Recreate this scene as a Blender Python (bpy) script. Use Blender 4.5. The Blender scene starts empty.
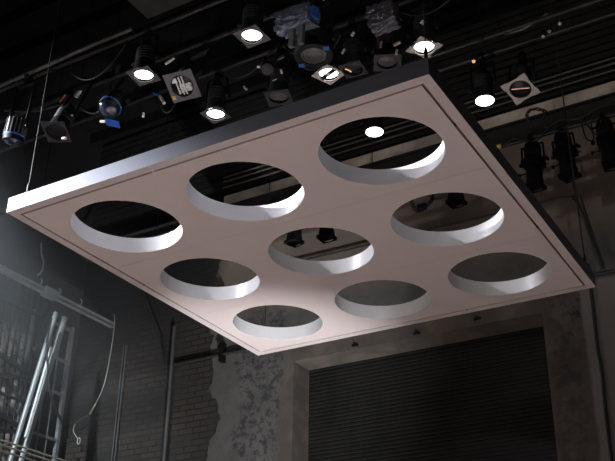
import bpy, bmesh, math, random
from mathutils import Vector, Matrix, noise
random.seed(7)
C = bpy.context.scene.collection
PI = math.pi
H = 5.32                     # height of the hanging panel's underside above the floor
S = 3.6                      # side of the square panel

# ------------------------------------------------------------------ materials
def new_mat(name):
    m = bpy.data.materials.new(name); m.use_nodes = True
    nt = m.node_tree; nt.nodes.clear()
    out = nt.nodes.new('ShaderNodeOutputMaterial')
    b = nt.nodes.new('ShaderNodeBsdfPrincipled')
    nt.links.new(b.outputs[0], out.inputs[0])
    return m, nt, b

def nd(nt, typ, **kw):
    n = nt.nodes.new(typ)
    for k, v in kw.items(): setattr(n, k, v)
    return n

def link_or_set(nt, sock, v):
    if hasattr(v, 'is_output'): nt.links.new(v, sock)
    elif isinstance(v, (tuple, list)): sock.default_value = (*v, 1) if len(v) == 3 and sock.type == 'RGBA' else v
    else: sock.default_value = v

def math_n(nt, op, a, b=0.0, clamp=False):
    n = nd(nt, 'ShaderNodeMath', operation=op, use_clamp=clamp)
    link_or_set(nt, n.inputs[0], a); link_or_set(nt, n.inputs[1], b)
    return n.outputs[0]

def mix(nt, fac, a, b):
    n = nd(nt, 'ShaderNodeMix', data_type='RGBA')
    link_or_set(nt, n.inputs[0], fac); link_or_set(nt, n.inputs[6], a); link_or_set(nt, n.inputs[7], b)
    return n.outputs[2]

def noise_n(nt, vec, scale, detail=4.0, rough=.55):
    n = nd(nt, 'ShaderNodeTexNoise')
    nt.links.new(vec, n.inputs['Vector'])
    n.inputs['Scale'].default_value = scale; n.inputs['Detail'].default_value = detail
    n.inputs['Roughness'].default_value = rough
    return n.outputs['Fac']

def ramp(nt, v, lo, hi):
    n = nd(nt, 'ShaderNodeMapRange', interpolation_type='SMOOTHSTEP')
    link_or_set(nt, n.inputs[0], v)
    n.inputs[1].default_value = lo; n.inputs[2].default_value = hi
    return n.outputs[0]

def bump(nt, b, h, strength=.3, dist=.01):
    n = nd(nt, 'ShaderNodeBump')
    n.inputs['Strength'].default_value = strength; n.inputs['Distance'].default_value = dist
    nt.links.new(h, n.inputs['Height']); nt.links.new(n.outputs[0], b.inputs['Normal'])

def mat(name, col, rough=.5, metal=0.0, var=.12, scale=9.0, spec=.5, bmp=0.0):
    m, nt, b = new_mat(name)
    tc = nd(nt, 'ShaderNodeTexCoord').outputs['Object']
    f = noise_n(nt, tc, scale)
    dark = tuple(c * (1 - var) for c in col); lite = tuple(min(1, c * (1 + var)) for c in col)
    nt.links.new(mix(nt, ramp(nt, f, .3, .7), dark, lite), b.inputs['Base Color'])
    b.inputs['Roughness'].default_value = rough; b.inputs['Metallic'].default_value = metal
    b.inputs['Specular IOR Level'].default_value = spec
    if bmp: bump(nt, b, f, bmp, .01)
    return m

def emit(name, col, strength):
    m, nt, b = new_mat(name)
    b.inputs['Base Color'].default_value = (*col, 1)
    b.inputs['Emission Color'].default_value = (*col, 1)
    b.inputs['Emission Strength'].default_value = strength
    return m

M = {}
M['panel'] = mat('panel_paint', (.655, .565, .548), .55, 0, .02, 1.6)
M['rim'] = mat('rim_paint', (.84, .83, .85), .32, 0, .02, 3)
M['frame_paint'] = mat('frame_paint', (.62, .54, .53), .42, 0, .03, 2)
M['frame_side'] = mat('frame_side_metal', (.13, .135, .16), .45, .1, .04, 2)
M['groove'] = mat('groove_dark', (.05, .035, .035), .8)
M['black'] = mat('black_metal', (.006, .006, .007), .55, 0, .2, 9, .25)
M['black_soft'] = mat('black_matt', (.005, .005, .0055), .9, 0, .2, 9, .2)
M['pipe'] = mat('pipe_steel', (.040, .039, .037), .38, .5, .35, 5)
M['loom'] = mat('loom_grey', (.11, .11, .11), .4, .2, .4, 12)
M['gel_frame'] = mat('gel_frame_metal', (.11, .105, .105), .55, .2, .1)
M['gel_frame_pale'] = mat('gel_frame_pale', (.55, .50, .47), .55, .1, .1)
M['gel_frame_dark'] = mat('gel_frame_dark', (.035, .036, .040), .55, .2, .1)
M['lit'] = emit('lit_lens', (1.0, .965, .93), 7.0)
M['lens'] = mat('lens_glass', (.016, .016, .018), .25, 0, .1, 9, .3)
M['lens_grey'] = mat('lens_fresnel', (.10, .092, .088), .25, .1, .2, 30, .4)
M['lens_blue'] = mat('lens_blue', (.022, .03, .06), .15, 0, .2, 20, .8)
M['foil'] = mat('crumpled_foil_blue', (.12, .14, .18), .32, .5, .3, 14)
M['foil_grey'] = mat('crumpled_foil_grey', (.10, .095, .115), .34, .6, .3, 14)
M['blue'] = mat('blue_tape', (.03, .09, .33), .6)
M['blue_gel'] = mat('blue_gel', (.03, .12, .52), .35)
M['silver'] = mat('silver_ribs', (.26, .27, .28), .35, .6)
M['white'] = mat('off_white_plastic', (.80, .79, .75), .5)
M['tan'] = mat('tan_plastic', (.66, .59, .46), .5)
M['orange'] = mat('orange_wire', (.70, .17, .06), .5)
M['yellow'] = mat('yellow_tape', (.55, .42, .08), .6)
M['amber'] = emit('amber_glow', (1.0, .55, .28), .7)
M['pink_glow'] = emit('pink_filament', (.9, .5, .42), .35)
M['cable'] = mat('cable_rubber', (.014, .014, .015), .6)
M['cable_grey'] = mat('cable_grey', (.06, .06, .062), .5)
M['conduit_grey'] = mat('conduit_grey', (.075, .08, .08), .5)
M['wire'] = mat('wire_rope', (.05, .05, .055), .5, .2)
M['rope'] = mat('rope_pale', (.40, .40, .37), .7)
M['tube'] = mat('galvanised_tube', (.30, .33, .335), .4, .15, .12, 4)
M['tube_dull'] = mat('dull_tube', (.235, .26, .265), .45, .15, .12, 4)
M['tube_glare'] = mat('glare_white', (.66, .70, .72), .4)
M['steel_grey'] = mat('grey_paint_steel', (.20, .22, .225), .55, .1, .2)
M['steel_dark'] = mat('dark_steel', (.02, .021, .023), .6, .1, .2)
M['rail'] = mat('rail_pale', (.34, .34, .28), .5)
M['floor'] = mat('stage_floor', (.30, .272, .262), .8, 0, .15, 2, .2)
M['ceiling'] = mat('ceiling_black', (.008, .008, .008), .95, 0, .2, 2, .1)
M['shutter'] = mat('shutter_dark', (.0115, .0112, .0104), .75, 0, .18, 3, .2)
M['drape'] = mat('black_wall', (.02, .02, .02), .9, 0, .2, 2, .1)
M['band'] = mat('beige_plaster', (.78, .65, .55), .9, 0, .35, 2.2, .1)
M['beam'] = mat('beam_dark', (.022, .021, .02), .7, 0, .3, 3)
M['plank'] = mat('plank_dark', (.010, .0095, .0085), .8, 0, .35, 5)
M['conduit'] = mat('conduit_pale', (.13, .115, .10), .5, .1)
M['conduit_dark'] = mat('conduit_dark', (.022, .021, .021), .5)
M['plate_grey'] = mat('duct_grey', (.05, .05, .046), .7)

def brick_mat(name, axis, plaster):
    """brick wall; the plaster coat is broken off along a ragged line; all in the wall's own coordinates"""
    m, nt, b = new_mat(name)
    tc = nd(nt, 'ShaderNodeTexCoord').outputs['Object']
    sp = nd(nt, 'ShaderNodeSeparateXYZ'); nt.links.new(tc, sp.inputs[0])
    cb = nd(nt, 'ShaderNodeCombineXYZ')
    nt.links.new(sp.outputs[axis], cb.inputs[0]); nt.links.new(sp.outputs[2], cb.inputs[1])
    br = nd(nt, 'ShaderNodeTexBrick')
    nt.links.new(cb.outputs[0], br.inputs['Vector'])
    for k, v in {'Scale': 1.0, 'Mortar Size': .009, 'Mortar Smooth': .2, 'Brick Width': .22, 'Row Height': .075, 'Bias': -.1}.items():
        br.inputs[k].default_value = v
    br.inputs['Color1'].default_value = (.054, .042, .035, 1); br.inputs['Color2'].default_value = (.036, .030, .026, 1)
    br.inputs['Mortar'].default_value = (.018, .0175, .017, 1)
    grime = noise_n(nt, tc, 1.3, 5, .6)
    fine = noise_n(nt, tc, 14, 5, .65)
    brick = mix(nt, ramp(nt, grime, .35, .7), br.outputs['Color'], (.034, .033, .032))
    if plaster == 'left':
        y = sp.outputs[1]
        # lit stretch of brick behind the bars, its light put into the colour
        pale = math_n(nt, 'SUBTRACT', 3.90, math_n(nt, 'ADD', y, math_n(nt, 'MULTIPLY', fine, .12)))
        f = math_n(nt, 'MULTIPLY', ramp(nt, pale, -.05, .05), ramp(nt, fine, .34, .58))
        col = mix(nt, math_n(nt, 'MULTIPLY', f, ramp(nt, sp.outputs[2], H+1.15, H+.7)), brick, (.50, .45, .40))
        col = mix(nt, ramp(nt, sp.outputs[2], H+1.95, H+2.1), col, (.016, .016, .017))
        bump(nt, b, br.outputs['Fac'], -.5, .01)
    else:
        x = sp.outputs[0]; z = sp.outputs[2]
        patch = noise_n(nt, tc, 2.2, 6, .62)
        plas = mix(nt, ramp(nt, grime, .35, .68), (.118, .114, .107), (.078, .075, .070))
        plas = mix(nt, math_n(nt, 'MULTIPLY', ramp(nt, noise_n(nt, tc, 5.5, 8, .75), .45, .62), .45), plas, (.066, .064, .064))
        # bluish black flakes of an old paint coat left of the doorway
        nz = math_n(nt, 'MULTIPLY', math_n(nt, 'SUBTRACT', patch, .5), .5)
        inl = math_n(nt, 'MULTIPLY', ramp(nt, math_n(nt, 'ADD', x, nz), -4.60, -4.50), ramp(nt, math_n(nt, 'ADD', x, nz), -3.86, -3.98))
        fl = math_n(nt, 'MULTIPLY', ramp(nt, noise_n(nt, tc, 10, 9, .75), .48, .56), inl)
        plas = mix(nt, math_n(nt, 'MULTIPLY', fl, .8), plas, (.030, .032, .042))
        # rust-brown stain round the doorway
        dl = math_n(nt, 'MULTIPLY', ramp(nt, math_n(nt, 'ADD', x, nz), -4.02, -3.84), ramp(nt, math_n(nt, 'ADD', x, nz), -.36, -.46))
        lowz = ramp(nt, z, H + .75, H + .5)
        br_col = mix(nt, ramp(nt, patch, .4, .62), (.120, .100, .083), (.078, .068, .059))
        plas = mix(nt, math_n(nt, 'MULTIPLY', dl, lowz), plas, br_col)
        fr = math_n(nt, 'MULTIPLY', ramp(nt, math_n(nt, 'ADD', x, nz), -.62, -.52), ramp(nt, math_n(nt, 'ADD', x, nz), -.26, -.32))
        fr = math_n(nt, 'MULTIPLY', math_n(nt, 'MULTIPLY', fr, ramp(nt, noise_n(nt, tc, 9, 6, .7), .54, .60)), ramp(nt, z, H-.4, H+.1))
        plas = mix(nt, math_n(nt, 'MULTIPLY', fr, lowz), plas, (.035, .037, .05))
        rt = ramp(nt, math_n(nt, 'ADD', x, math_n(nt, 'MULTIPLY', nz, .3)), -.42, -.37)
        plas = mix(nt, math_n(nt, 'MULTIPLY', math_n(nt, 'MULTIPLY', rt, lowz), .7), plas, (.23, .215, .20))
        # darker blotches on the strip right of the doorway
        dark_blot = math_n(nt, 'MULTIPLY', ramp(nt, x, -.80, -.72), ramp(nt, math_n(nt, 'ADD', x, math_n(nt, 'MULTIPLY', nz, .4)), -.42, -.52))
        dark_blot = math_n(nt, 'MULTIPLY', dark_blot, ramp(nt, noise_n(nt, tc, 7, 6, .7), .42, .60))
        plas = mix(nt, math_n(nt, 'MULTIPLY', dark_blot, math_n(nt, 'MULTIPLY', lowz, .7)), plas, (.045, .045, .05))
        # high part of the wall is grimy
        plas = mix(nt, ramp(nt, z, H + .8, H + 1.3), plas, mix(nt, ramp(nt, grime, .3, .7), (.215, .174, .144), (.15, .122, .102)))
        bn = math_n(nt, 'MULTIPLY', math_n(nt, 'SUBTRACT', noise_n(nt, cb.outputs[0], 1.9, 4, .5), .5), .85)
        edge = ramp(nt, math_n(nt, 'ADD', x, bn), -4.93, -4.90)
        col = mix(nt, edge, brick, plas)
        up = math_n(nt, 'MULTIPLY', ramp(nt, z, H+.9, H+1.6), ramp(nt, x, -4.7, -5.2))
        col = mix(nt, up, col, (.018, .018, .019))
        inv = math_n(nt, 'SUBTRACT', 1.0, edge)
        hh = math_n(nt, 'ADD', math_n(nt, 'MULTIPLY', math_n(nt, 'MULTIPLY', br.outputs['Fac'], inv), -1.0), math_n(nt, 'ADD', edge, math_n(nt, 'MULTIPLY', fine, .25)))
        bump(nt, b, hh, .5, .012)
    nt.links.new(col, b.inputs['Base Color'])
    b.inputs['Roughness'].default_value = .9; b.inputs['Specular IOR Level'].default_value = .2
    return m
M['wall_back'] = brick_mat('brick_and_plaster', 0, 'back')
M['wall_left'] = brick_mat('brick_lit_patch', 1, 'left')

# ------------------------------------------------------------------ mesh builder
def frame_to(d):
    return Vector(d).normalized().to_track_quat('Z', 'Y').to_matrix()

class MB:
    def __init__(self): self.v = []; self.f = []; self.s = []
    def add(self, vs, fs, smooth=False, mx=None):
        o = len(self.v)
        for p in vs:
            p = Vector(p)
            if mx is not None: p = mx @ p
            self.v.append(p)
        for f in fs:
            self.f.append([i + o for i in f]); self.s.append(smooth)
        return self
    def box(self, c, size, mx=None):
        x, y, z = c; a, b, d = (s / 2 for s in size)
        vs = [(x+i*a, y+j*b, z+k*d) for k in (-1, 1) for j in (-1, 1) for i in (-1, 1)]
        return self.add(vs, [(0,2,3,1),(4,5,7,6),(0,1,5,4),(2,6,7,3),(0,4,6,2),(1,3,7,5)], False, mx)
    def bar(self, p, q, w, h=None, mx=None):
        p, q = Vector(p), Vector(q); h = h or w
        R = frame_to(q - p); L = (q - p).length
        vs = [p + R @ Vector((i*w/2, j*h/2, k*L)) for k in (0, 1) for j in (-1, 1) for i in (-1, 1)]
        return self.add(vs, [(0,2,3,1),(4,5,7,6),(0,1,5,4),(2,6,7,3),(0,4,6,2),(1,3,7,5)], False, mx)
    def lathe(self, prof, n=28, mx=None, smooth=True, cap=True):
        runs = [[prof[0]]]
        for i in range(1, len(prof)):
            runs[-1].append(prof[i])
            if i < len(prof)-1:
                a = Vector((prof[i][0]-prof[i-1][0], prof[i][1]-prof[i-1][1])); b = Vector((prof[i+1][0]-prof[i][0], prof[i+1][1]-prof[i][1]))
                if a.length > 1e-7 and b.length > 1e-7 and a.angle(b) > .6: runs.append([prof[i]])
        for run in runs:
            vs = []; fs = []
            for r, z in run:
                for k in range(n):
                    a = 2*PI*k/n; vs.append((r*math.cos(a), r*math.sin(a), z))
            for i in range(len(run)-1):
                for k in range(n):
                    k2 = (k+1) % n
                    fs.append((i*n+k, i*n+k2, (i+1)*n+k2, (i+1)*n+k))
            self.add(vs, fs, smooth, mx)
        if cap:
            for i, rev in ((0, True), (len(prof)-1, False)):
                r, z = prof[i]
                if r < 1e-5: continue
                ring = [(r*math.cos(2*PI*k/n), r*math.sin(2*PI*k/n), z) for k in range(n)]
                idx = list(range(n)); idx = idx[::-1] if rev else idx
                self.add(ring, [idx], False, mx)
        return self
    def tube(self, pts, r, n=8, mx=None):
        pts = [Vector(p) for p in pts]; vs = []; fs = []
        up = None
        for i, p in enumerate(pts):
            d = (pts[min(i+1, len(pts)-1)] - pts[max(i-1, 0)]).normalized()
            if up is None: up = d.orthogonal().normalized()
            up = (up - d*up.dot(d)); up = up.normalized() if up.length > 1e-6 else d.orthogonal().normalized()
            w = d.cross(up)
            for k in range(n):
                a = 2*PI*k/n; vs.append(p + up*(r*math.cos(a)) + w*(r*math.sin(a)))
        for i in range(len(pts)-1):
            for k in range(n):
                k2 = (k+1) % n; fs.append((i*n+k, i*n+k2, (i+1)*n+k2, (i+1)*n+k))
        self.add(vs, fs, True, mx)
        self.add(vs[:n], [list(range(n))[::-1]], False, mx); self.add(vs[-n:], [list(range(n))], False, mx)
        return self
    def plate_hole(self, w, r, z0, th, mx=None, notch=0.0, n=48):
        """square plate with a round hole; notch cuts small bites out of the sides' middles"""
        inn = []; out = []
        for k in range(n):
            a = 2*PI*k/n; c, s = math.cos(a), math.sin(a)
            m = max(abs(c), abs(s)); inn.append((r*c, r*s))
            q = w/2
            if notch and min(abs(c), abs(s))/m < .42: q = w/2 - notch
            out.append((q*c/m, q*s/m))
        vs = [(x, y, z0) for x, y in inn] + [(x, y, z0) for x, y in out] + [(x, y, z0+th) for x, y in inn] + [(x, y, z0+th) for x, y in out]
        fs = []
        for k in range(n):
            j = (k+1) % n
            fs += [(k, n+k, n+j, j)[::-1], (2*n+k, 3*n+k, 3*n+j, 2*n+j)[::-1], (k, j, 2*n+j, 2*n+k)[::-1], (n+k, n+j, 3*n+j, 3*n+k)]
        return self.add(vs, fs, False, mx)
    def build(self, name, m, parent=None, loc=None):
        me = bpy.data.meshes.new(name); me.from_pydata([tuple(p) for p in self.v], [], self.f)
        for p, s in zip(me.polygons, self.s): p.use_smooth = s
        bm = bmesh.new(); bm.from_mesh(me); bmesh.ops.recalc_face_normals(bm, faces=bm.faces); bm.to_mesh(me); bm.free()
        me.materials.append(m)
        o = bpy.data.objects.new(name, me); C.objects.link(o)
        if parent: o.parent = parent
        if loc: o.location = loc
        return o

def tag(o, label=None, cat=None, group=None, kind=None):
    if label: o['label'] = label
    if cat: o['category'] = cat
    if group: o['group'] = group
    if kind: o['kind'] = kind
    return o
def thing(name, label, cat, loc, rot=(0, 0, 0), group=None):
    o = bpy.data.objects.new(name, None); C.objects.link(o)
    o.empty_display_size = .1
    o.location = (loc[0], loc[1], loc[2] + H); o.rotation_euler = rot
    return tag(o, label, cat, group)
def struct(name, mb, m): return tag(mb.build(name, m), kind='structure')
def dup(o, parent=None):
    c = o.copy(); C.objects.link(c)
    if parent: c.parent = parent
    for ch in list(o.children): dup(ch, c)
    return c
def W(p): return (p[0], p[1], p[2] + H)
def smooth_path(pts, k=6):
    pts = [Vector(p) for p in pts]; out = []
    for i in range(len(pts)-1):
        p0 = pts[max(i-1, 0)]; p1 = pts[i]; p2 = pts[i+1]; p3 = pts[min(i+2, len(pts)-1)]
        for j in range(k):
            t = j/k
            out.append(.5*((2*p1)+(p2-p0)*t+(2*p0-5*p1+4*p2-p3)*t*t+(3*p1-p0-3*p2+p3)*t**3))
    out.append(pts[-1]); return out
def cable(name, pts, r, label, m='cable', cat='cable', k=6, group=None):
    o = MB().tube(smooth_path([W(p) for p in pts], k), r, 8).build(name, M[m])
    return tag(o, label, cat, group)
# ------------------------------------------------------------------ the room
XL, XR, YB, YF, ZC = -7.24, 5.5, 4.6, -8.0, 4.4
struct('floor', MB().box(((XL+XR)/2, (YB+YF)/2, -.1), (XR-XL+.6, YB-YF+.6, .2)), M['floor'])
ce = MB().box(((XL+XR)/2, (YB+YF)/2, ZC+H+.1), (XR-XL+.6, YB-YF+.6, .2))
for i in range(24): ce.box(((XL+XR)/2, YF+.4+i*.52, ZC+H-.09), (XR-XL, .07, .18))
struct('ceiling', ce, M['ceiling'])
DX0, DX1, DZ = -3.772, -.806, .29
wb = MB()
wb.box(((XL-.3+DX0)/2, YB+.18, (2.5+H)/2), (DX0-XL+.3, .36, 2.5+H))
wb.box(((XR+.3+DX1)/2, YB+.18, (2.5+H)/2), (XR+.3-DX1, .36, 2.5+H))
wb.box(((DX0+DX1)/2, YB+.18, (2.5+DZ)/2+H), (DX1-DX0, .36, 2.5-DZ))
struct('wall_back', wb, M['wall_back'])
# high strip of bare plaster with a broken lower edge, above it dark boarding
bd = MB(); n = 120; vs = []; fs = []
for i in range(n+1):
    x = -4.9 + (XR+4.9)*i/n
    lo = 2.60 + .10*noise.noise((x*1.3, 0, 0)) + .05*noise.noise((x*4, 3, 0))
    for y, z in ((YB-.012, lo), (YB-.012, 2.80), (YB+.2, lo), (YB+.2, 2.80)): vs.append((x, y, z+H))
for i in range(n):
    a, b = i*4, i*4+4
    fs += [(a, b, b+1, a+1), (a+1, b+1, b+3, a+3), (a, a+2, b+2, b)]
bd.add(vs, fs)
struct('trim_1', bd, M['band'])
up = MB().box(((XL+XR)/2, YB+.17, (2.5+ZC)/2+H), (XR-XL+.6, .26, ZC-2.5))
z = 2.84
while z < ZC - .1:
    up.box(((XL+XR)/2, YB+.02, z+H+.045), (XR-XL, .05, .075)); z += .10
struct('wall_upper', up, M['plank'])
struct('trim_2', MB().box(((XL+XR)/2, YB-.06, 2.475+H), (XR-XL, .12, .14)).box(((XL+XR)/2, YB-.08, 2.545+H), (XR-XL, .17, .02)).box(((XL+XR)/2, YB-.08, 2.405+H), (XR-XL, .17, .02)), M['beam'])
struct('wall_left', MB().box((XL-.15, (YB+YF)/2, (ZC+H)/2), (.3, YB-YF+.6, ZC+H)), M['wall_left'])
struct('wall_right', MB().box((XR+.15, (YB+YF)/2, (ZC+H)/2), (.3, YB-YF+.6, ZC+H)), M['drape'])
struct('wall_front', MB().box(((XL+XR)/2, YF-.15, (ZC+H)/2), (XR-XL+.6, .3, ZC+H)), M['drape'])
# roller shutter in the doorway
sh = MB(); prof = []; z = 0.0
while z < DZ + H + .02:
    prof += [(YB+.36, z), (YB+.354, z+.010), (YB+.354, z+.032), (YB+.36, z+.042)]; z += .045
vs = []; fs = []
for y, zz in prof: vs += [(DX0-.05, y, zz), (DX1+.05, y, zz)]
for i in range(len(prof)-1): fs.append((2*i, 2*i+1, 2*i+3, 2*i+2))
sh.add(vs, fs).box(((DX0+DX1)/2, YB+.40, (DZ+H)/2+.03), (DX1-DX0+.1, .05, DZ+H+.06))
struct('door_1', sh, M['shutter'])

# ------------------------------------------------------------------ the hanging panel
panel = thing('hanging_panel', 'large square pinkish white panel with nine round holes hanging level on wires', 'panel', (-S/2, S/2, 0))
TH = .13
def poly_curve(name, rings, th, m, parent, z0):
    cu = bpy.data.curves.new(name, 'CURVE'); cu.dimensions = '2D'; cu.fill_mode = 'BOTH'; cu.extrude = th/2
    for pts in rings:
        s = cu.splines.new('POLY'); s.points.add(len(pts)-1); s.use_cyclic_u = True
        for p, (x, y) in zip(s.points, pts): p.co = (x, y, 0, 1)
    tmp = bpy.data.objects.new(name, cu); C.objects.link(tmp)
    me = bpy.data.meshes.new_from_object(tmp.evaluated_get(bpy.context.evaluated_depsgraph_get()))
    bpy.data.objects.remove(tmp)
    me.materials.clear(); me.materials.append(m); me.name = name
    for v in me.vertices: v.co.z += z0 + th/2
    for p in me.polygons: p.use_smooth = False
    o = bpy.data.objects.new(name, me); C.objects.link(o); o.parent = parent
    return o
R0, PITCH, INS = .445, 1.138, .090
for k in (-1, 0, 1):
    e = S/2 - INS
    y0 = -e if k == -1 else k*1.2 - .6 + .0012
    y1 = e if k == 1 else k*1.2 + .6 - .0012
    rings = [[(-e, y0), (e, y0), (e, y1), (-e, y1)]]
    for j in (-1, 0, 1):
        rings.append([(j*PITCH + R0*math.cos(2*PI*i/128), k*PITCH + R0*math.sin(2*PI*i/128)) for i in range(128)])
    poly_curve('panel_board', rings, TH-.004, M['panel'], panel, 0)
    for j in (-1, 0, 1):
        rim = MB().lathe([(R0, .001), (R0-.004, .001), (R0-.004, TH+.004), (R0+.012, TH+.004), (R0+.012, TH-.003), (R0, TH-.003)], 96, None, True, False)
        rim.build('hole_rim', M['rim'], panel, (j*PITCH, k*PITCH, 0))
a, b = S/2, S/2 - .072
cor = [(-1, -1), (1, -1), (1, 1), (-1, 1)]
for i in range(4):
    (x0, y0), (x1, y1) = cor[i], cor[(i+1) % 4]
    vs = [(x0*a, y0*a, 0), (x1*a, y1*a, 0), (x1*b, y1*b, 0), (x0*b, y0*b, 0)]
    vs = vs + [(x, y, TH) for x, y, _ in vs]
    rl = MB().add(vs, [(0,3,2,1), (4,5,6,7), (0,1,5,4), (1,2,6,5), (2,3,7,6), (3,0,4,7)]).build('frame_rail', M['frame_paint'], panel)
    fr = rl.data; fr.materials.append(M['frame_side'])
    for p in fr.polygons:
        c = p.center
        if max(abs(c.x), abs(c.y)) > S/2-.001: p.material_index = 1
b2 = S/2 - INS + .02
g = MB()
for i in range(4):
    (x0, y0), (x1, y1) = cor[i], cor[(i+1) % 4]
    q = [(x0*(b+.003), y0*(b+.003)), (x1*(b+.003), y1*(b+.003)), (x1*b2*.985, y1*b2*.985), (x0*b2*.985, y0*b2*.985)]
    g.add([(x, y, .022) for x, y in q] + [(x, y, .04) for x, y in q], [(0,3,2,1), (4,5,6,7), (0,1,5,4), (2,3,7,6)])
g.build('groove_strip', M['groove'], panel)
for (x, y) in ((-.41, -1.72), (-1.715, 1.72), (1.722, .45), (1.72, -1.2), (.6, 1.72), (-1.72, -.2)):
    MB().lathe([(.001, -.003), (.010, -.002), (.010, .02)], 10).build('bolt', M['white'] if x in (-.41, -1.715) else M['groove'], panel, (x, y, 0))
for (x, y, w) in ((-3.44, .04, 'near the brightly lit left corner'), (-.03, .04, 'at its nearest corner under the glowing lamps'),
                  (-.02, 3.40, 'at its right corner before the dark wall'), (-3.50, 3.56, 'at its far corner, seen through the holes')):
    r = .0065 if x > -.03 and y > 1 else .0035
    o = thing('suspension_cable', 'thin steel wire holding up the holed panel '+w, 'cable', (x, y, TH), group='panel suspension wires')
    MB().tube([(0, 0, .01), (0, 0, ZC-TH+.05)], r, 8).build('wire', M['cable'], o)
    MB().lathe([(.022, 0), (.022, .02), (.012, .03), (.012, .09), (.007, .11)], 12).build('fitting', M['black'], o)

# ------------------------------------------------------------------ pipes of the lighting rig
ZP = 2.0
def batten(y, x0, x1, label, r=.024, zp=ZP, hang=(-6, -4.1, -.4, 2.4)):
    t = thing('lighting_pipe', label, 'pipe', ((x0+x1)/2, y, zp))
    h = (x1-x0)/2
    MB().tube([(-h + 2*h*i/20, 0, 0) for i in range(21)], r, 14).build('pipe', M['pipe'], t)
    for x in hang:
        if x0 < x < x1:
            hb = MB().tube([(0, 0, .02), (0, 0, ZC-zp+.05)], .005, 6)
            hb.lathe([(.034, -.03), (.034, .03)], 14, Matrix.Rotation(PI/2, 4, 'Y'))
            hb.build('hanger', M['black'], t, (x-(x0+x1)/2, 0, 0))
    return t
batten(.65, -7.0, 5.2, 'long steel lighting pipe highest at upper left, carrying the two nearest glowing lamps')
batten(1.04, -7.0, 5.2, 'bare steel pipe between the two rows of glowing lamps')
batten(1.45, -7.0, 5.2, 'steel lighting pipe just behind the panel edge carrying three glowing lamps')
batten(2.25, -2.2, 5.2, 'thin dark pipe above the right corner of the holed panel', .02)
batten(2.48, -7.0, 5.2, 'steel lighting pipe carrying the lamp with the pale square frame at right')

# ------------------------------------------------------------------ lamps
def clamp_mb(zp):
    c = MB().lathe([(.038, -.028), (.044, -.02), (.044, .02), (.038, .028)], 16, Matrix.Translation((0, 0, zp)) @ Matrix.Rotation(PI/2, 4, 'Y'))
    c.box((0, 0, zp-.055), (.05, .045, .05)).bar((0, .04, zp-.02), (0, .085, zp-.02), .014)
    return c
def yoke_mb(r, z0, z1):
    y = MB()
    for s in (-1, 1):
        y.box((s*(r+.012), 0, (z0+z1)/2), (.006, .035, z1-z0))
        y.lathe([(.022, 0), (.022, .03), (.014, .036)], 10, Matrix.Translation((s*(r+.012), 0, z0+.01)) @ Matrix.Rotation(s*PI/2, 4, 'Y'))
    y.box((0, 0, z1), (2*r+.030, .035, .006))
    return y
def par_body():
    p = [(.086, .004), (.096, .0), (.098, .03), (.090, .045), (.088, .10)]
    for i in range(5):
        z = .11 + i*.028; p += [(.088, z), (.080, z+.008), (.080, z+.02), (.086, z+.026)]
    p += [(.074, .265), (.060, .30), (.045, .315), (.045, .345), (.0, .35)]
    return MB().lathe(p, 28, None, True, False)
def holder_mb(w):
    return MB().plate_hole(w+.006, w/2-.004, -.018, .005, None, .014)
def par_lamp(label, loc, turn=0., framew=.225, framemat='gel_frame', lit=True, tilt=(0, 0), zp=None, notch=0.0, strip=False, hole=.086, lens_glint=False, lensm='lens', group=None, scale=1):
    x, y, z = loc
    t = thing('par_lamp', label, 'stage lamp', loc, (tilt[0], tilt[1], 0), group)
    t.scale = (scale,)*3
    par_body().build('body', M['black'], t)
    if not lens_glint:
        ln = MB().lathe([(.0, -.006), (.035, -.0045), (.065, -.001), (.084, .004)], 28, None, True, False).build('lens', M['lit'] if lit else M[lensm], t)
        if lit: tag(ln, 'glowing white lens')
        if not lit: MB().lathe([(.084, .006), (.088, -.004), (.092, -.004), (.094, .006)], 28, None, True, False).build('lens_ring', M['black'], t)
    if framew:
        f = MB().plate_hole(framew, hole, -.022, .003, Matrix.Rotation(turn, 4, 'Z'), notch)
        f.build('colour_frame', M[framemat], t)
        holder_mb(.19).build('frame_holder', M['black'], t)
    zz = (zp if zp is not None else ZP) - z
    if zz > .28:
        yoke_mb(.10, .14, zz-.10).build('yoke', M['black'], t)
        clamp_mb(zz).build('clamp', M['black'], t)
    if strip:
        MB().box((0, 0, -.012), (.20, .036, .010), Matrix.Rotation(turn+.05, 4, 'Z')).build('strap', M['black_soft'], t)
        MB().box((0, 0, -.0175), (.036, .034, .004), Matrix.Rotation(turn+.05, 4, 'Z')).build('strap_label', M['tan'], t)
    if lens_glint:
        RZ = Matrix.Rotation(turn, 4, 'Z')  # bright reflections in the lens, modelled as white bars and sheets
        MB().lathe([(.0, .012), (.05, .014), (.088, .022)], 24, None, True, False).build('lens', M['lens'], t)
        for i, o in enumerate((-.045, -.012, .016)):
            L = math.sqrt(max(.0, .084**2-o*o))
            MB().bar((o, -L, -.002), (o, L, -.006), .009, .018, RZ).build('lens_glint', M['white'], t)
        cr = MB(); n = 9; vs = []; fs = []
        for i in range(n+1):
            for j in range(n+1):
                px = -.03 + .105*i/n; py = -.01 + .075*j/n
                vs.append((px, py, .001+.020*noise.noise((px*60, py*60, 2))))
        for i in range(n):
            for j in range(n):
                q = i*(n+1)+j; fs.append((q, q+1, q+n+2, q+n+1))
        cr.add(vs, fs, False, RZ).build('glint_sheet', M['white'], t)
        MB().box((-.055, -.055, -.008), (.045, .04, .004), RZ).build('lens_patch', M['white'], t)
        MB().box((-.105, .085, -.026), (.03, .035, .003), RZ).build('gel_corner', M['yellow'], t)
    return t
LIT = []
def lit_lamp(label, loc, **kw):
    par_lamp(label, loc, group='glowing round stage lamps', **kw); LIT.append(loc)
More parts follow.
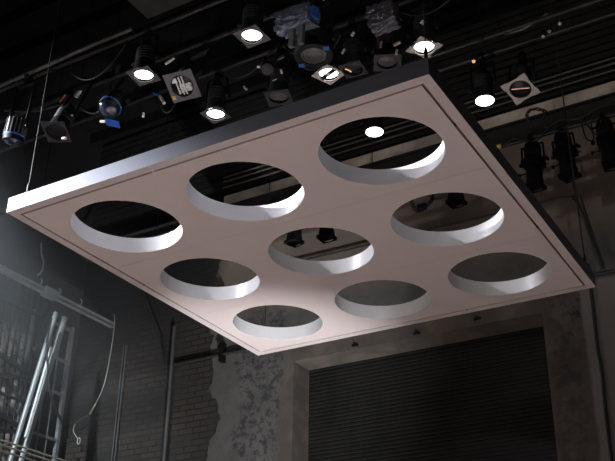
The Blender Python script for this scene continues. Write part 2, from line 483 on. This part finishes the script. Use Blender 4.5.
lit_lamp('glowing black can lamp, the farthest left of the lit ones, in dark square frame', (-2.93, .65, 1.51), turn=.10)
lit_lamp('glowing black can lamp in square frame, nearest to the top edge of the picture', (-1.80, .65, 1.49), turn=-.03)
lit_lamp('glowing black can lamp hanging lowest just above the lilac panel edge, plain square frame', (-2.73, 1.45, 1.51), turn=-.04, framew=.21)
lit_lamp('glowing lamp crossed by a black strap below the big ringed lens', (-1.52, 1.43, 1.51), turn=-.40, framew=.215, framemat='gel_frame_pale', strip=True)
lit_lamp('glowing can lamp in a diamond-turned frame above the near corner of the panel', (-.635, 1.47, 1.48), turn=-.54, framemat='gel_frame_pale', notch=.012)
lit_lamp('glowing unframed can lamp right of the near panel corner, beside a dark framed lamp', (-.497, 2.48, 1.50), framew=0)
lit_lamp('glowing unframed can lamp seen through the nearest big hole', (-1.605, 2.47, 1.52), framew=0)
par_lamp('unlit lamp with white streaks of reflection in its lens, tilted grey square frame', (-2.50, .67, 1.25), turn=.22, framew=.26, framemat='gel_frame', lit=False, lens_glint=True, hole=.10, tilt=(-.5, -.15))
g5 = par_lamp('unlit lamp in a pale notched square frame with a pinkish filament, at right', (-.155, 2.46, 1.51), turn=-.25, framew=.25, framemat='gel_frame_pale', lit=False, notch=.009, hole=.096, tilt=(-.35, 0))
MB().tube([(-.075, -.02, -.012), (0, 0, -.010), (.075, .02, -.012)], .005, 6).build('glow', M['pink_glow'], g5)
par_lamp('unlit lamp in a dim square frame just above the lilac edge, between two glowing lamps', (-2.04, 1.45, 1.46), turn=.3, framew=.23, framemat='gel_frame_dark', lit=False, lensm='lens_grey')
par_lamp('unlit lamp with a grey lens in a dark frame left of the diamond-framed glowing lamp', (-.965, 1.45, 1.44), turn=.5, framew=.23, framemat='gel_frame_dark', lit=False, lensm='lens_grey')
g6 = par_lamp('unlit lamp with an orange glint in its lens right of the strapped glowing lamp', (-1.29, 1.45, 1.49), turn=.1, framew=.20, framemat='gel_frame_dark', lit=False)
MB().tube([(-.06, -.03, -.010), (-.04, .0, -.012), (-.035, .03, -.010)], .005, 6).build('glow', M['amber'], g6)  # orange glint in the lens, drawn as a small glowing wire
par_lamp('large dark framed unlit lamp with a round black opening over the left panel corner', (-3.90, .65, 1.24), turn=.35, framew=.235, framemat='gel_frame_dark', lit=False, hole=.10, tilt=(-.35, 0))
par_lamp('unlit tilted can lamp whose black rim ring faces the camera, left of big ringed lens', (-1.90, 1.04, 1.43), framew=0, lit=False, tilt=(-.55, -.3), zp=2.35, scale=.62)

# big fresnel with a ringed lens
t = thing('fresnel_lamp', 'large unlit fresnel lamp with a grey ringed lens and blue tape tabs', 'stage lamp', (-1.44, 1.04, 1.40), (.0, .0, 0))
MB().lathe([(.108, .004), (.112, -.010), (.160, -.006), (.165, .02), (.158, .06), (.150, .20), (.11, .24), (.07, .26), (.0, .262)], 32, None, True, False).build('body', M['black'], t)
pr = [(.0, .0)]
for i in range(5):
    r = .0216*(i+1); pr += [(r-.003, .001), (r, -.004)]
MB().lathe(pr, 36, None, True, False).build('lens', M['lens_grey'], t)
for s in (-1, 1): MB().box((s*.115, -s*.10, -.012), (.05, .045, .012), Matrix.Rotation(.4, 4, 'Z')).build('tape_tab', M['blue'], t)
yoke_mb(.16, .10, .50).build('yoke', M['black'], t)
clamp_mb(.58).build('clamp', M['black'], t)

# lamps wrapped in crumpled foil
def foil_lamp(label, loc, size, m, rot, seed, legs):
    t = thing('wrapped_lamp', label, 'stage lamp', loc, rot)
    bm = bmesh.new(); bmesh.ops.create_cube(bm, size=1)
    bmesh.ops.subdivide_edges(bm, edges=bm.edges[:], cuts=14, use_grid_fill=True)
    for v in bm.verts:
        p = v.co.copy(); c = Vector((p.x, p.y*.9, p.z*.9))
        rr = math.hypot(p.y, p.z)
        if rr > 1e-4:
            k = (max(abs(p.y), abs(p.z))/rr); k = .55*1 + .45*k
            c.y *= k; c.z *= k
        fold = .10*abs(noise.noise((p.x*1.6+seed, p.y*5+p.x*3, p.z*5-p.x*2))) + .022*noise.noise((p.x*5, p.y*11+seed, p.z*11))
        c *= 1 - fold*2.4; c.z *= 1 - .25*max(0, p.x)
        v.co = Vector((c.x*size[0], c.y*size[1], c.z*size[2]))
    me = bpy.data.meshes.new('foil_wrap'); bm.to_mesh(me); bm.free(); me.materials.append(m)
    o = bpy.data.objects.new('foil_wrap', me); C.objects.link(o); o.parent = t
    for x in legs:
        MB().box((x, -.02, -size[2]*.5-.06), (.045, .035, .16)).build('bracket', M['loom'], t)
    MB().box((size[0]*.50, 0, .01), (.05, size[1]*.35, size[2]*.45)).build('tape_end', M['blue'] if legs else M['black'], t)
    clamp_mb(ZP-loc[2]).build('clamp', M['black'], t)
    MB().box((0, 0, (ZP-loc[2])*.5+.03), (.04, .03, ZP-loc[2]-.1)).build('stem', M['black'], t)
    return t
foil_lamp('bulky lamp wrapped in crumpled bluish silver foil at the top centre', (-1.37, .65, 1.46), (.34, .21, .21), M['foil'], (.1, .12, -.12), 3., (-.02, .07))
foil_lamp('lamp wrapped in crumpled dull grey foil near the top, left of the diamond-framed lamp', (-.79, 1.04, 1.53), (.23, .24, .24), M['foil_grey'], (.1, .0, .1), 9., ())

# two finned lamps with blue lenses at left
def finned_lamp(label, loc, rot, fin, lens, gel, ring):
    t = thing('finned_lamp', label, 'stage lamp', loc, rot)
    MB().lathe([(.070, -.01), (.098, -.012), (.10, .03), (.086, .05), (.086, .20), (.05, .24), (.0, .245)], 28, None, True, False).build('body', M['black'], t)
    fm = MB()
    for k in range(16):
        a = 2*PI*k/16; fm.box((.092, 0, .13), (.022, .010, .15), Matrix.Rotation(a, 4, 'Z'))
    fm.build('cooling_fins', M[fin], t)
    MB().lathe([(.101, .03), (.104, .035), (.104, .048), (.098, .05)], 28, None, True, False).build('tape_ring', M[ring], t)
    MB().lathe([(.0, -.05), (.03, -.046), (.06, -.032), (.084, -.008)], 28, None, True, False).build('lens', M[lens], t)
    if gel: MB().box((.04, .125, -.045), (.13, .09, .004), Matrix.Rotation(.35, 4, 'Z') @ Matrix.Rotation(.3, 4, 'X')).build('gel_sheet', M['blue_gel'], t)
    zz = ZP - loc[2]
    yoke_mb(.11, .12, zz-.10).build('yoke', M['black'], t); clamp_mb(zz).build('clamp', M['black'], t)
finned_lamp('black finned lamp with a dim blue lens and a bright blue gel sheet hanging out', (-3.30, .65, 1.27), (-.5, .1, .2), 'black', 'lens_blue', True, 'blue')
finned_lamp('silver-ribbed lamp with blue tape and dark blue lens at the left picture edge', (-4.46, .65, 1.31), (.05, .15, 0), 'silver', 'lens_blue', False, 'blue')

# dark ellipsoidal spotlights before the back wall
def make_ellipsoidal(label, loc, rot, zp):
    t = thing('ellipsoidal_spotlight', label, 'stage lamp', loc, rot, 'dark spotlights hanging before the back wall')
    MB().lathe([(.0, .565), (.05, .56), (.075, .52), (.088, .47), (.088, .36), (.105, .34), (.105, .30)], 24, None, True, False).build('lamp_housing', M['black_soft'], t)
    MB().box((0, 0, .285), (.20, .17, .075)).build('shutter_gate', M['black_soft'], t)
    MB().lathe([(.082, .26), (.082, .10), (.090, .09), (.090, .03), (.0, .032)], 24, None, True, False).build('lens_tube', M['black_soft'], t)
    f = MB().plate_hole(.18, .075, .0, .004).plate_hole(.18, .075, .028, .004)
    for s in (-1, 1): f.box((s*.088, 0, .016), (.006, .15, .03))
    f.build('frame_slot', M['black_soft'], t)
    for s in (-1, 1): MB().lathe([(.006, .08), (.006, .15), (.018, .152), (.018, .172), (.0, .174)], 10, Matrix.Translation((0, 0, .29 if s > 0 else .20)) @ Matrix.Rotation(s*PI/2, 4, 'Y')).build('knob', M['black_soft'], t)
    MB().bar((.06, .08, .30), (.12, .11, .30), .02, .004).build('shutter_blade', M['black'], t)
    yoke_mb(.11, .30, zp-.10).build('yoke', M['black_soft'], t); clamp_mb(zp).build('clamp', M['black_soft'], t)
    return t
for x, z, ry, w in ((-.56, 1.385, .03, 'leftmost of three at right'), (-.20, 1.41, -.06, 'middle of three at right'), (.225, 1.41, -.04, 'at the right picture edge'),
                 (-3.43, 1.47, .05, 'left one of the centre-hole pair'), (-2.995, 1.42, -.03, 'right one of the centre-hole pair'), (-1.42, 1.44, .0, 'alone in the hole right of centre')):
    make_ellipsoidal('dark spotlight hanging before the back wall, '+w, (x, 4.0, z), (0, ry, random.uniform(-.4, .4)), 1.99-z)
t = batten(4.0, -.93, 5.2, 'dark pipe with a yellow-taped end carrying the three spotlights at right', .026, 1.99, (.8, 3.0))
MB().lathe([(.028, 0), (.028, .05)], 14, Matrix.Translation((-3.055, 0, 0)) @ Matrix.Rotation(PI/2, 4, 'Y')).build('end_tape', M['yellow'], t)
batten(4.0, -6.6, -1.0, 'dark pipe behind the holed panel carrying the spotlights seen through holes', .026, 1.99, (-5.5, -2.4))

# ------------------------------------------------------------------ cables on the rig
def coil(label, c, r, turns, m='cable'):
    pts = []
    for i in range(turns*14+1):
        a = 2*PI*i/14; q = r*(1+.18*math.sin(i*1.7))
        pts.append((c[0]+q*math.cos(a), c[1]+.03*math.sin(i*.9), c[2]+q*math.sin(a)*.9))
    cable('cable_coil', pts, .006, label, m, 'cable', 3)
coil('tangled coil of black cable on top of the pipe above the three dark spotlights', (-.45, 3.95, 2.20), .10, 4)
coil('coil of black cable seen through the hole right of centre', (-1.80, 3.98, 1.57), .12, 4)
tag(MB().box((-1.78, 3.92, 1.46+H), (.10, .04, .07)).build('blue_cloth', M['lens_blue']), 'small blue cloth tied under the cable coil seen through a hole', 'cloth')
def sag(p, q, d, n=5, w=0.0):
    out = []
    for i in range(n+1):
        t = i/n; s = 4*t*(1-t)
        out.append((p[0]+(q[0]-p[0])*t, p[1]+(q[1]-p[1])*t + w*math.sin(5*t), p[2]+(q[2]-p[2])*t - d*s))
    return out
cable('cable_loom', [(-5.6, .60, 2.03), (-5.0, .58, 1.99), (-4.6, .60, 2.01), (-4.1, .58, 2.0), (-3.6, .60, 2.04), (-3.1, .62, 2.06)], .022, 'thick grey cable loom lashed along the pipe at upper left', 'loom')
cable('cable', [(-5.1, 1.0, 2.08), (-4.65, 1.0, 1.92), (-4.18, 1.0, 1.84), (-3.83, 1.0, 1.61), (-3.42, .8, 1.50)], .010, 'grey cable drooping to the finned lamp with the blue gel', 'cable_grey')
cable('cable', sag((-3.9, .66, 1.96), (-3.2, .66, 1.95), .26), .008, 'dark cable looping left of the finned lamp with blue gel')
cable('cable', sag((-3.35, 1.30, 1.98), (-3.0, 1.30, 1.98), .40), .008, 'dark cable loop hanging by the leftmost glowing lamp')
cable('cable', sag((-2.7, 1.40, 1.96), (-2.1, 1.40, 1.96), .18), .009, 'black cable looping over the lowest glowing lamp')
cable('cable', sag((-1.95, 1.38, 1.96), (-1.3, 1.30, 1.72), .30, 5, .04), .009, 'black cable curling around the big ringed lens')
cable('cable', sag((-.9, 1.40, 1.96), (-.2, 1.4, 1.96), .22), .008, 'black cable above the diamond-framed glowing lamp')
cable('cable', [(-.2, 2.30, 2.02), (-.05, 2.26, 1.97), (.10, 2.26, 2.0), (.22, 2.25, 2.04)], .012, 'pale grey cable drooping on the thin pipe at upper right', 'loom')
cable('cable', [(-.85, 3.94, 1.94), (-.70, 3.93, 1.99), (-.5, 3.94, 1.90), (-.25, 3.93, 2.05), (.0, 3.94, 2.02), (.3, 3.93, 2.10), (.7, 3.94, 2.1)], .013, 'bundled black cable wound along the pipe over the three dark spotlights')
cable('cable', [(-.42, 3.92, 2.15), (-.36, 3.9, 2.02), (-.28, 3.9, 1.93), (-.16, 3.92, 1.90)], .008, 'black cable running from the coil to the middle dark spotlight')
cable('cable', [(.0, 3.92, 2.03), (.03, 3.9, 1.75), (.10, 3.9, 1.70), (.10, 3.9, 1.80), (.05, 3.9, 1.92)], .008, 'black cable looping between the two rightmost dark spotlights')
cable('cable', [(.14, 3.92, 2.03), (.10, 3.9, 1.85), (.14, 3.9, 1.75), (.2, 3.92, 1.92)], .008, 'black cable looping beside the spotlight at right edge')
def connector(label, p, q, m, r=.014):
    o = MB().tube([W(p), W([(p[i]+q[i])/2 for i in range(3)]), W(q)], r, 8).build('cable_connector', M[m]); tag(o, label, 'connector')
connector('white plug hanging left of the leftmost glowing lamp, pointing down', (-4.06, 1.04, 2.03), (-4.12, 1.02, 1.92), 'white', .022)
connector('small white plug just above left of the leftmost glowing lamp', (-3.62, 1.04, 2.12), (-3.63, 1.04, 2.00), 'loom', .022)
connector('white bracket on the pipe right of the leftmost glowing lamp', (-3.02, 1.02, 1.90), (-2.92, 1.02, 1.93), 'white', .013)
connector('orange wire end at the pipe left of the white plug', (-4.24, 1.0, 1.98), (-4.31, 1.0, 1.91), 'orange', .008)
connector('striped white plug below the streaked lamp, nearer the blue gel', (-3.25, 1.25, 1.76), (-3.19, 1.25, 1.66), 'white', .016)
connector('blue tipped plug between the streaked lamp and leftmost glowing lamp', (-3.33, 1.25, 1.83), (-3.28, 1.25, 1.79), 'blue', .016)
connector('tan plug below the dull grey foil-wrapped lamp', (-.86, 1.36, 1.50), (-.80, 1.36, 1.51), 'tan')
connector('pale plug right under the dull grey foil-wrapped lamp', (-.98, 1.36, 1.52), (-.97, 1.36, 1.58), 'tan', .012)
connector('round pale plug above right of the dull grey foil-wrapped lamp', (-.60, 1.36, 1.62), (-.58, 1.36, 1.64), 'tan', .018)
connector('small pale plug left of the diamond-framed glowing lamp', (-.71, 1.36, 1.42), (-.70, 1.36, 1.38), 'white', .012)
connector('small white plug beside the blue gel sheet', (-3.02, .8, 1.22), (-3.02, .8, 1.18), 'white', .012)
connector('tan plug left of the blue gel sheet', (-3.52, .8, 1.30), (-3.46, .8, 1.28), 'tan', .014)
connector('pale plug under the dark lamp over the left panel corner', (-3.78, .62, 1.10), (-3.74, .62, 1.09), 'tan', .014)
connector('pale plug left of the big ringed lens', (-2.02, 1.36, 1.78), (-1.94, 1.36, 1.80), 'loom', .012)
connector('tan plug below the ring-faced can lamp', (-2.06, 1.38, 1.58), (-2.02, 1.38, 1.59), 'tan', .012)
connector('small white plug right of the ring-faced can lamp', (-1.98, 1.38, 1.68), (-1.97, 1.38, 1.64), 'white', .011)
connector('tan plug above the strapped glowing lamp at right', (-1.36, 1.38, 1.62), (-1.33, 1.38, 1.66), 'tan', .012)
connector('short pale plug high above the dull grey foil-wrapped lamp, left side', (-1.16, .70, 1.62), (-1.11, .70, 1.63), 'tan', .008)
connector('round tan plug just above the strapped glowing lamp, nearest the big lens', (-1.22, 1.30, 1.70), (-1.20, 1.30, 1.73), 'tan', .014)
connector('white plug halfway between top-edge glowing lamp and lowest glowing lamp', (-2.18, 1.30, 1.74), (-2.15, 1.30, 1.72), 'white', .012)
connector('slanted pale plug right of the lowest glowing lamp', (-2.36, 1.36, 1.62), (-2.33, 1.36, 1.58), 'white', .012)
connector('pale plug between grey-lens lamp and diamond-framed lamp, touching the dark frame', (-.84, 1.36, 1.40), (-.83, 1.36, 1.44), 'tan', .012)

# small amber work lights far up at right
for x, z, w in ((-.55, 1.93, 'near the thin pipe above the unframed glowing lamp'), (.11, 1.95, 'leftmost of three tiny ones at upper right'), (.17, 1.985, 'middle of three tiny ones at upper right'), (.27, 2.03, 'rightmost of three tiny ones at upper right')):
    t = thing('work_light', 'tiny dim amber lamp '+w, 'lamp', (x, 2.42, z), group='tiny amber lamps')
    MB().lathe([(.0, -.02), (.012, -.016), (.018, .0), (.012, .01)], 12, None, True, False).build('bulb', M['amber'] if x < 0 else M['tan'], t)
    MB().lathe([(.018, .0), (.022, .01), (.022, .06), (.0, .062)], 12, None, True, False).build('socket', M['black'], t)
# dark grey duct at the top
tag(MB().box((-2.72, .76, 2.95+H), (1.5, .9, .3)).box((-2.72, .76, 2.79+H), (1.54, .94, .02)).build('air_duct', M['plate_grey']), 'dark grey boxy duct end at the top, left of centre', 'duct')

# ------------------------------------------------------------------ back wall fittings
for z, w in ((2.91, 'lowest'), (3.00, 'middle'), (3.07, 'topmost')):
    o = MB().tube([(-4.9+i*.5, YB-.05, z+H) for i in range(21)], .012, 8).build('conduit', M['conduit']); tag(o, w+' of three thin pale conduits running high along the back wall', 'conduit')
def wall_pipe(name, pts, r, label, m='conduit_dark', k=1):
    o = MB().tube([W(p) for p in pts] if k == 1 else smooth_path([W(p) for p in pts], k), r, 10).build(name, M[m]); return tag(o, label, 'pipe')
wall_pipe('wall_pipe', [(-5.6, 4.55, .535), (-3, 4.55, .55), (.9, 4.55, .565)], .019, 'dark horizontal pipe along the back wall behind the panel')
t = thing('pipe_bracket', 'black bracket clamping the horizontal wall pipe left of the far panel corner', 'bracket', (-4.76, 4.55, .56))
MB().box((0, .0, 0), (.045, .09, .24)).build('plate', M['black'], t); MB().box((0, -.05, .06), (.06, .02, .04)).build('tab', M['black'], t)
wall_pipe('wall_pipe', [(-3.9, 4.56, 1.55), (-2.6, 4.56, 1.535), (-.45, 4.56, 1.525), (-.34, 4.56, 1.50), (-.30, 4.56, 1.42)], .011, 'thin dark conduit across the wall seen through holes, bending down at right')
wall_pipe('drooping_cable', [(-.27, 4.45, 2.3), (-.27, 4.45, 1.82), (-.28, 4.48, 1.44), (-.22, 4.5, 1.18), (-.18, 4.5, .94), (-.12, 4.52, .60)], .013, 'dark cable bundle hanging down the wall beside the panel right corner', 'cable', 6)
wall_pipe('drooping_cable', [(-.24, 4.5, 1.46), (-.20, 4.5, 1.2), (-.155, 4.5, .94), (-.10, 4.52, .60)], .009, 'second thinner dark cable beside the bundle at the panel right corner', 'cable', 6)
wall_pipe('wall_pipe', [(-.275, 4.56, .70), (-.275, 4.56, .30), (-.285, 4.56, -.2), (-.275, 4.56, -.5), (-.295, 4.56, -1.3), (-.295, 4.56, -5.2)], .017, 'dark vertical conduit on the wall right of the roller shutter', k=5)
wall_pipe('wall_pipe', [(-5.53, 4.54, 1.05), (-5.52, 4.54, .3), (-5.51, 4.54, -5.3)], .022, 'dark vertical pipe on the brick left of the broken plaster edge', 'cable_grey')
for x, w in ((-6.36, 'left'), (-6.315, 'right')):
    wall_pipe('wall_pipe', [(x, 4.56, .95), (x, 4.56, 0), (x, 4.56, -5.3)], .008, w+' one of two thin grey vertical conduits on the brick, behind the rope', 'conduit_grey')
cable('drooping_cable', [(-6.15, 4.50, 1.95), (-6.06, 4.5, 1.67), (-5.81, 4.5, 1.16), (-5.65, 4.5, .85), (-5.56, 4.5, .49)], .016, 'dark cable curving down the dim wall behind the panel left edge')
for x, z, w in ((-2.96, .33, 'left'), (-2.20, .33, 'middle'), (-1.5, .36, 'right')):
    o = MB().box((x, YB-.009, z+H), (.075, .022, .016)).bar((x+.01, YB-.012, z+H), (x-.02, YB-.012, z+.05+H), .009).build('door_bracket', M['black']); tag(o, w+' one of three small dark brackets above the roller shutter', 'bracket', 'brackets over the shutter')

# ------------------------------------------------------------------ left corner: bars, tubes, rail, rope
# steel grille in grey beside the corner
t = thing('steel_grille', 'grey steel window grille on the left wall, next to the brick corner', 'grille', (-7.16, 4.11, -5.3))
for y, w in ((-.42, .035), (.28, .05)): MB().box((0, y, 2.05+1.25), (.05, w, 6.6)).build('post', M['steel_grey'], t)
for y in (-.22, -.07, .09): MB().box((0, y, 3.3), (.02, .016, 6.6)).build('upright_bar', M['steel_grey'], t)
for z in (6.55, 6.1, 5.65, 5.05, 4.5, 3.9): MB().box((0, -.07, z), (.035, .66, .035)).build('cross_rail', M['steel_grey'], t)
# dark barred frame in front of the pale brick
t = thing('barred_frame', 'dark steel frame of thin upright bars in front of pale brick at left', 'frame', (-7.08, 3.4, -5.3))
for y in (.43, -.95): MB().box((0, y, 3.4), (.06, .08, 6.8)).build('post', M['steel_dark'], t)
for y in (-.75, -.55, -.40, -.25, -.12, -.04, .05, .15, .26, .34): MB().box((0, y, 3.4), (.018, .014, 6.8)).build('upright_bar', M['steel_dark'], t)
for z in (6.5, 5.35, 4.2): MB().box((0, -.26, z), (.04, 1.4, .03)).build('cross_rail', M['steel_dark'], t)
for z in (5.66, 4.98):
    MB().bar((.03, -.95, z+.27), (.03, .41, z), .05).build('brace', M['steel_dark'], t)
    MB().bar((.03, -.40, z-.16), (.03, .41, z+.02), .05).build('brace', M['steel_dark'], t)
# horizontal beam
t = thing('gallery_beam', 'long grey horizontal beam running to the brick wall at left', 'beam', (-6.6, 2.17, 1.285))
MB().box((0, 0, .03), (.06, 4.8, .012)).box((0, 0, -.03), (.06, 4.8, .012)).box((0, 0, 0), (.012, 4.8, .06)).build('beam', M['steel_grey'], t)
MB().box((0, 1.21, .0), (.10, .22, .11)).build('clamp_block', M['steel_grey'], t)
for y in (1.02, 1.74, 1.35):
    MB().tube(smooth_path([(.02, y, .03), (.02, y+.02, .10), (.02, y-.01, .12)], 4), .008, 6).build('hook', M['tube'], t)
MB().box((0, -1.9, (ZC-1.285)/2), (.03, .03, ZC-1.285)).build('drop_rod', M['steel_dark'], t)
ch = MB()
for i in range(16):
    a = Matrix.Translation((-6.6+.004*math.sin(i), 3.12+.01*i*math.sin(i*.2), 1.86-.028*i+H)) @ Matrix.Rotation(PI/2*(i % 2), 4, 'Z')
    ch.tube([(.010*math.cos(q*PI/5), 0, .018*math.sin(q*PI/5)) for q in range(11)], .0035, 5, a)
tag(ch.build('chain', M['tube']), 'short pale chain hanging onto the horizontal beam at left', 'chain')
# leaning tubes
def open_tube(p, q, r, m, label):
    p, q = Vector(W(p)), Vector(W(q)); L = (q-p).length
    mx = Matrix.Translation(p) @ frame_to(q-p).to_4x4()
    o = MB().lathe([(r, 0), (r, L), (r-.006, L), (r-.006, 0), (r, 0)], 18, mx, True, False).build('leaning_tube', M[m]); tag(o, label, 'tube')
open_tube((-6.53, 3.46, 1.04), (-6.42, 2.84, -1.75), .030, 'tube', 'pale grey tube leaning at left, left one of two')
open_tube((-6.53, 3.615, 1.03), (-6.42, 2.98, -1.75), .041, 'tube_dull', 'thicker dull grey tube leaning at left, right one of two')
for k in range(4):
    a = -2.2+.38*k
    d = Vector((math.cos(a), math.sin(a)*.6, 0))*.052
open_tube((-6.46, 3.40, .55), (-6.40, 3.145, -.62), .018, 'tube_glare', 'thin white tube drawn as the glare along the leaning pale tube')  # white glare on the tube's edge, put in as a thin pale tube
# gallery deck and rail
struct('trim_3', MB().box((-6.80, -.9, -1.80+H), (.88, 10.9, .1)), M['steel_dark'])
t = thing('gallery_rail', 'pale thin triple handrail at the lower left corner', 'railing', (-6.36, 1.5, -1.75))
for z, x in ((.95, 0), (.99, .03), (.90, -.03)): MB().tube([(x, -4, z), (x, 0, z), (x, 3.0, z)], .011, 8).build('rail_bar', M['rail'], t)
for y in (-3.5, -1.5, .3, 2.9): MB().box((0, y, .5), (.03, .03, 1.0)).build('post', M['rail'], t)
cable('drooping_cable', [(-6.44, 3.32, .9), (-6.42, 3.28, .55), (-6.40, 3.36, .2), (-6.40, 3.42, .0), (-6.45, 3.62, -.18), (-6.55, 3.88, -.30), (-6.9, 4.3, -.27)], .013, 'black cable hanging in front of the leaning tubes')
# rope with a looped end
t = thing('rope', 'pale rope hanging in a curve in front of the brick, looped at its end', 'rope', (-6.14, 4.1, 1.24))
cr = Vector((1.93, -4.6, -3.66)); k = 9.08/8.70
pts = [(-6.20, 4.13, 1.20), (-6.145, 4.1, 1.12), (-6.14, 4.1, .82), (-6.19, 4.1, .29), (-6.30, 4.1, .03), (-6.38, 4.1, -.09), (-6.49, 4.1, -.13), (-6.59, 4.1, -.18), (-6.615, 4.1, -.26), (-6.57, 4.1, -.33), (-6.525, 4.1, -.375)]
pts = [cr + (Vector(p) - cr)*k for p in pts]
t.location = W(pts[0])
q = [p - pts[0] for p in pts]
MB().tube(smooth_path(q, 6), .0055, 8).build('line', M['rope'], t)
e = q[-1]; MB().tube([(e.x+.022+.024*math.cos(a*PI/6), e.y, e.z-.035+.042*math.sin(a*PI/6)) for a in range(13)], .007, 6).build('eye', M['rope'], t)
MB().tube([q[4], q[5]], .011, 8).build('sleeve', M['tan'], t)
MB().tube(smooth_path(q[5:8], 5), .011, 8).build('sleeve', M['loom'], t)

# ------------------------------------------------------------------ light
HAZE = .17
def spot(name, loc, target, power, angle, blend, col=(1, 1, 1), rad=.05):
    l = bpy.data.lights.new(name, 'SPOT'); l.energy = power; l.spot_size = math.radians(angle); l.spot_blend = blend
    l.color = col; l.shadow_soft_size = rad
    o = bpy.data.objects.new(name, l); C.objects.link(o); o.location = W(loc)
    o.rotation_euler = (Vector(target)-Vector(loc)).to_track_quat('-Z', 'Y').to_euler()
    return o
for x, y, z in LIT: spot('par_beam', (x, y, z-.05), (x, y, z-5), 260, 26, .9, (1, .95, .9), .06)
# added unseen spots; their bounce off the floor lights the panel's underside
spot('floor_bounce_fill', (-6.0, .2, -2.2), (-2.6, 2.0, -5.3), 1700, 70, .9, (1, .94, .925), .1)
spot('floor_bounce_fill', (-6.0, 3.4, -2.2), (-2.8, 1.8, -5.3), 1700, 70, .9, (1, .94, .925), .1)
# added unseen front spots; their floor bounce brightens the hole rims and walls
for x in (-3.6, 0): spot('front_bounce_fill', (x, -7.2, 3.6), (x-.3, -3.0, -5.3), 10500, 44, .8, (1, .95, .94), .1)
# unseen lamp added to brighten the plaster strip high on the back wall
spot('high_wall_fill', (3.5, -7.2, 3.0), (-1.6, 4.6, 2.3), 540, 32, .9, (1, .93, .88), .1)
# boom lights at the left, just out of view
spot('side_beam', (-6.85, -1.35, .75), (-3.75, -.05, .05), 12000, 20, 1.0, (.86, .89, 1.0), .06)
spot('side_wash', (-5.6, -.45, 1.85), (-2.7, .9, 0), 850, 62, .9, (.90, .92, 1.0), .05)
# cool downlight on the left corner
spot('corner_beam', (-5.6, -.6, 2.6), (-6.75, 3.4, -.4), 1900, 44, 1.0, (.84, .93, 1.0), .08)
# floor light aimed at the far corner of the panel
spot('floor_beam', (-1.0, 1.0, -5.1), (-3.9, 3.85, 0), 2000, 40, 1.0, (.95, .97, 1.0), .08)

# thin stage haze drifting in the left corner
hz, nt, b = new_mat('haze_volume')
nt.nodes.remove(b)
vo = nd(nt, 'ShaderNodeVolumeScatter'); vo.inputs['Color'].default_value = (.92, .96, 1, 1); vo.inputs['Anisotropy'].default_value = .1
tc = nd(nt, 'ShaderNodeTexCoord').outputs['Object']
gr = nd(nt, 'ShaderNodeTexGradient', gradient_type='SPHERICAL')
mp = nd(nt, 'ShaderNodeMapping'); mp.inputs['Scale'].default_value = (1/1.6, 1/3.3, 1/2.4)
nt.links.new(tc, mp.inputs[0]); nt.links.new(mp.outputs[0], gr.inputs[0])
nt.links.new(math_n(nt, 'MULTIPLY', ramp(nt, gr.outputs['Fac'], 0, 1), HAZE), vo.inputs['Density'])
nt.links.new(vo.outputs[0], [n for n in nt.nodes if n.type == 'OUTPUT_MATERIAL'][0].inputs['Volume'])
tag(MB().box((0, 0, 0), (3.2, 6.5, 4.8)).build('stage_haze', hz, None, W((-5.6, 1.3, .1))), 'thin bluish stage haze hanging in the left corner', 'haze', None, 'stuff')

wd = bpy.data.worlds.new('world'); bpy.context.scene.world = wd; wd.use_nodes = True
bg = wd.node_tree.nodes['Background']; bg.inputs[0].default_value = (.5, .55, .65, 1); bg.inputs[1].default_value = 0.0

# ------------------------------------------------------------------ camera
cam = bpy.data.cameras.new('camera'); co = bpy.data.objects.new('camera', cam); C.objects.link(co)
cam.sensor_fit = 'HORIZONTAL'; cam.sensor_width = 36; cam.lens = 36*981.30/615; cam.clip_start = .05; cam.clip_end = 100
Rc = [[0.8611143874275863, -0.22802397522950107, -0.45440849297273117], [0.5082684538646544, 0.4072867955640865, 0.7588021118613021], [0.012049505020814777, -0.8843769178804217, 0.46661791280348364]]
mw = Matrix([[r[0], -r[1], -r[2], 0] for r in Rc] + [[0, 0, 0, 1]])
mw.translation = (1.877425, -4.562924, -3.672722 + H)
co.matrix_world = mw
sc = bpy.context.scene; sc.camera = co
sc.view_settings.view_transform = 'Standard'; sc.view_settings.look = 'None'
sc.view_settings.exposure = 0.0; sc.view_settings.gamma = 1.0; sc.view_settings.use_curve_mapping = False
sc.cycles.max_bounces = 6; sc.cycles.diffuse_bounces = 4
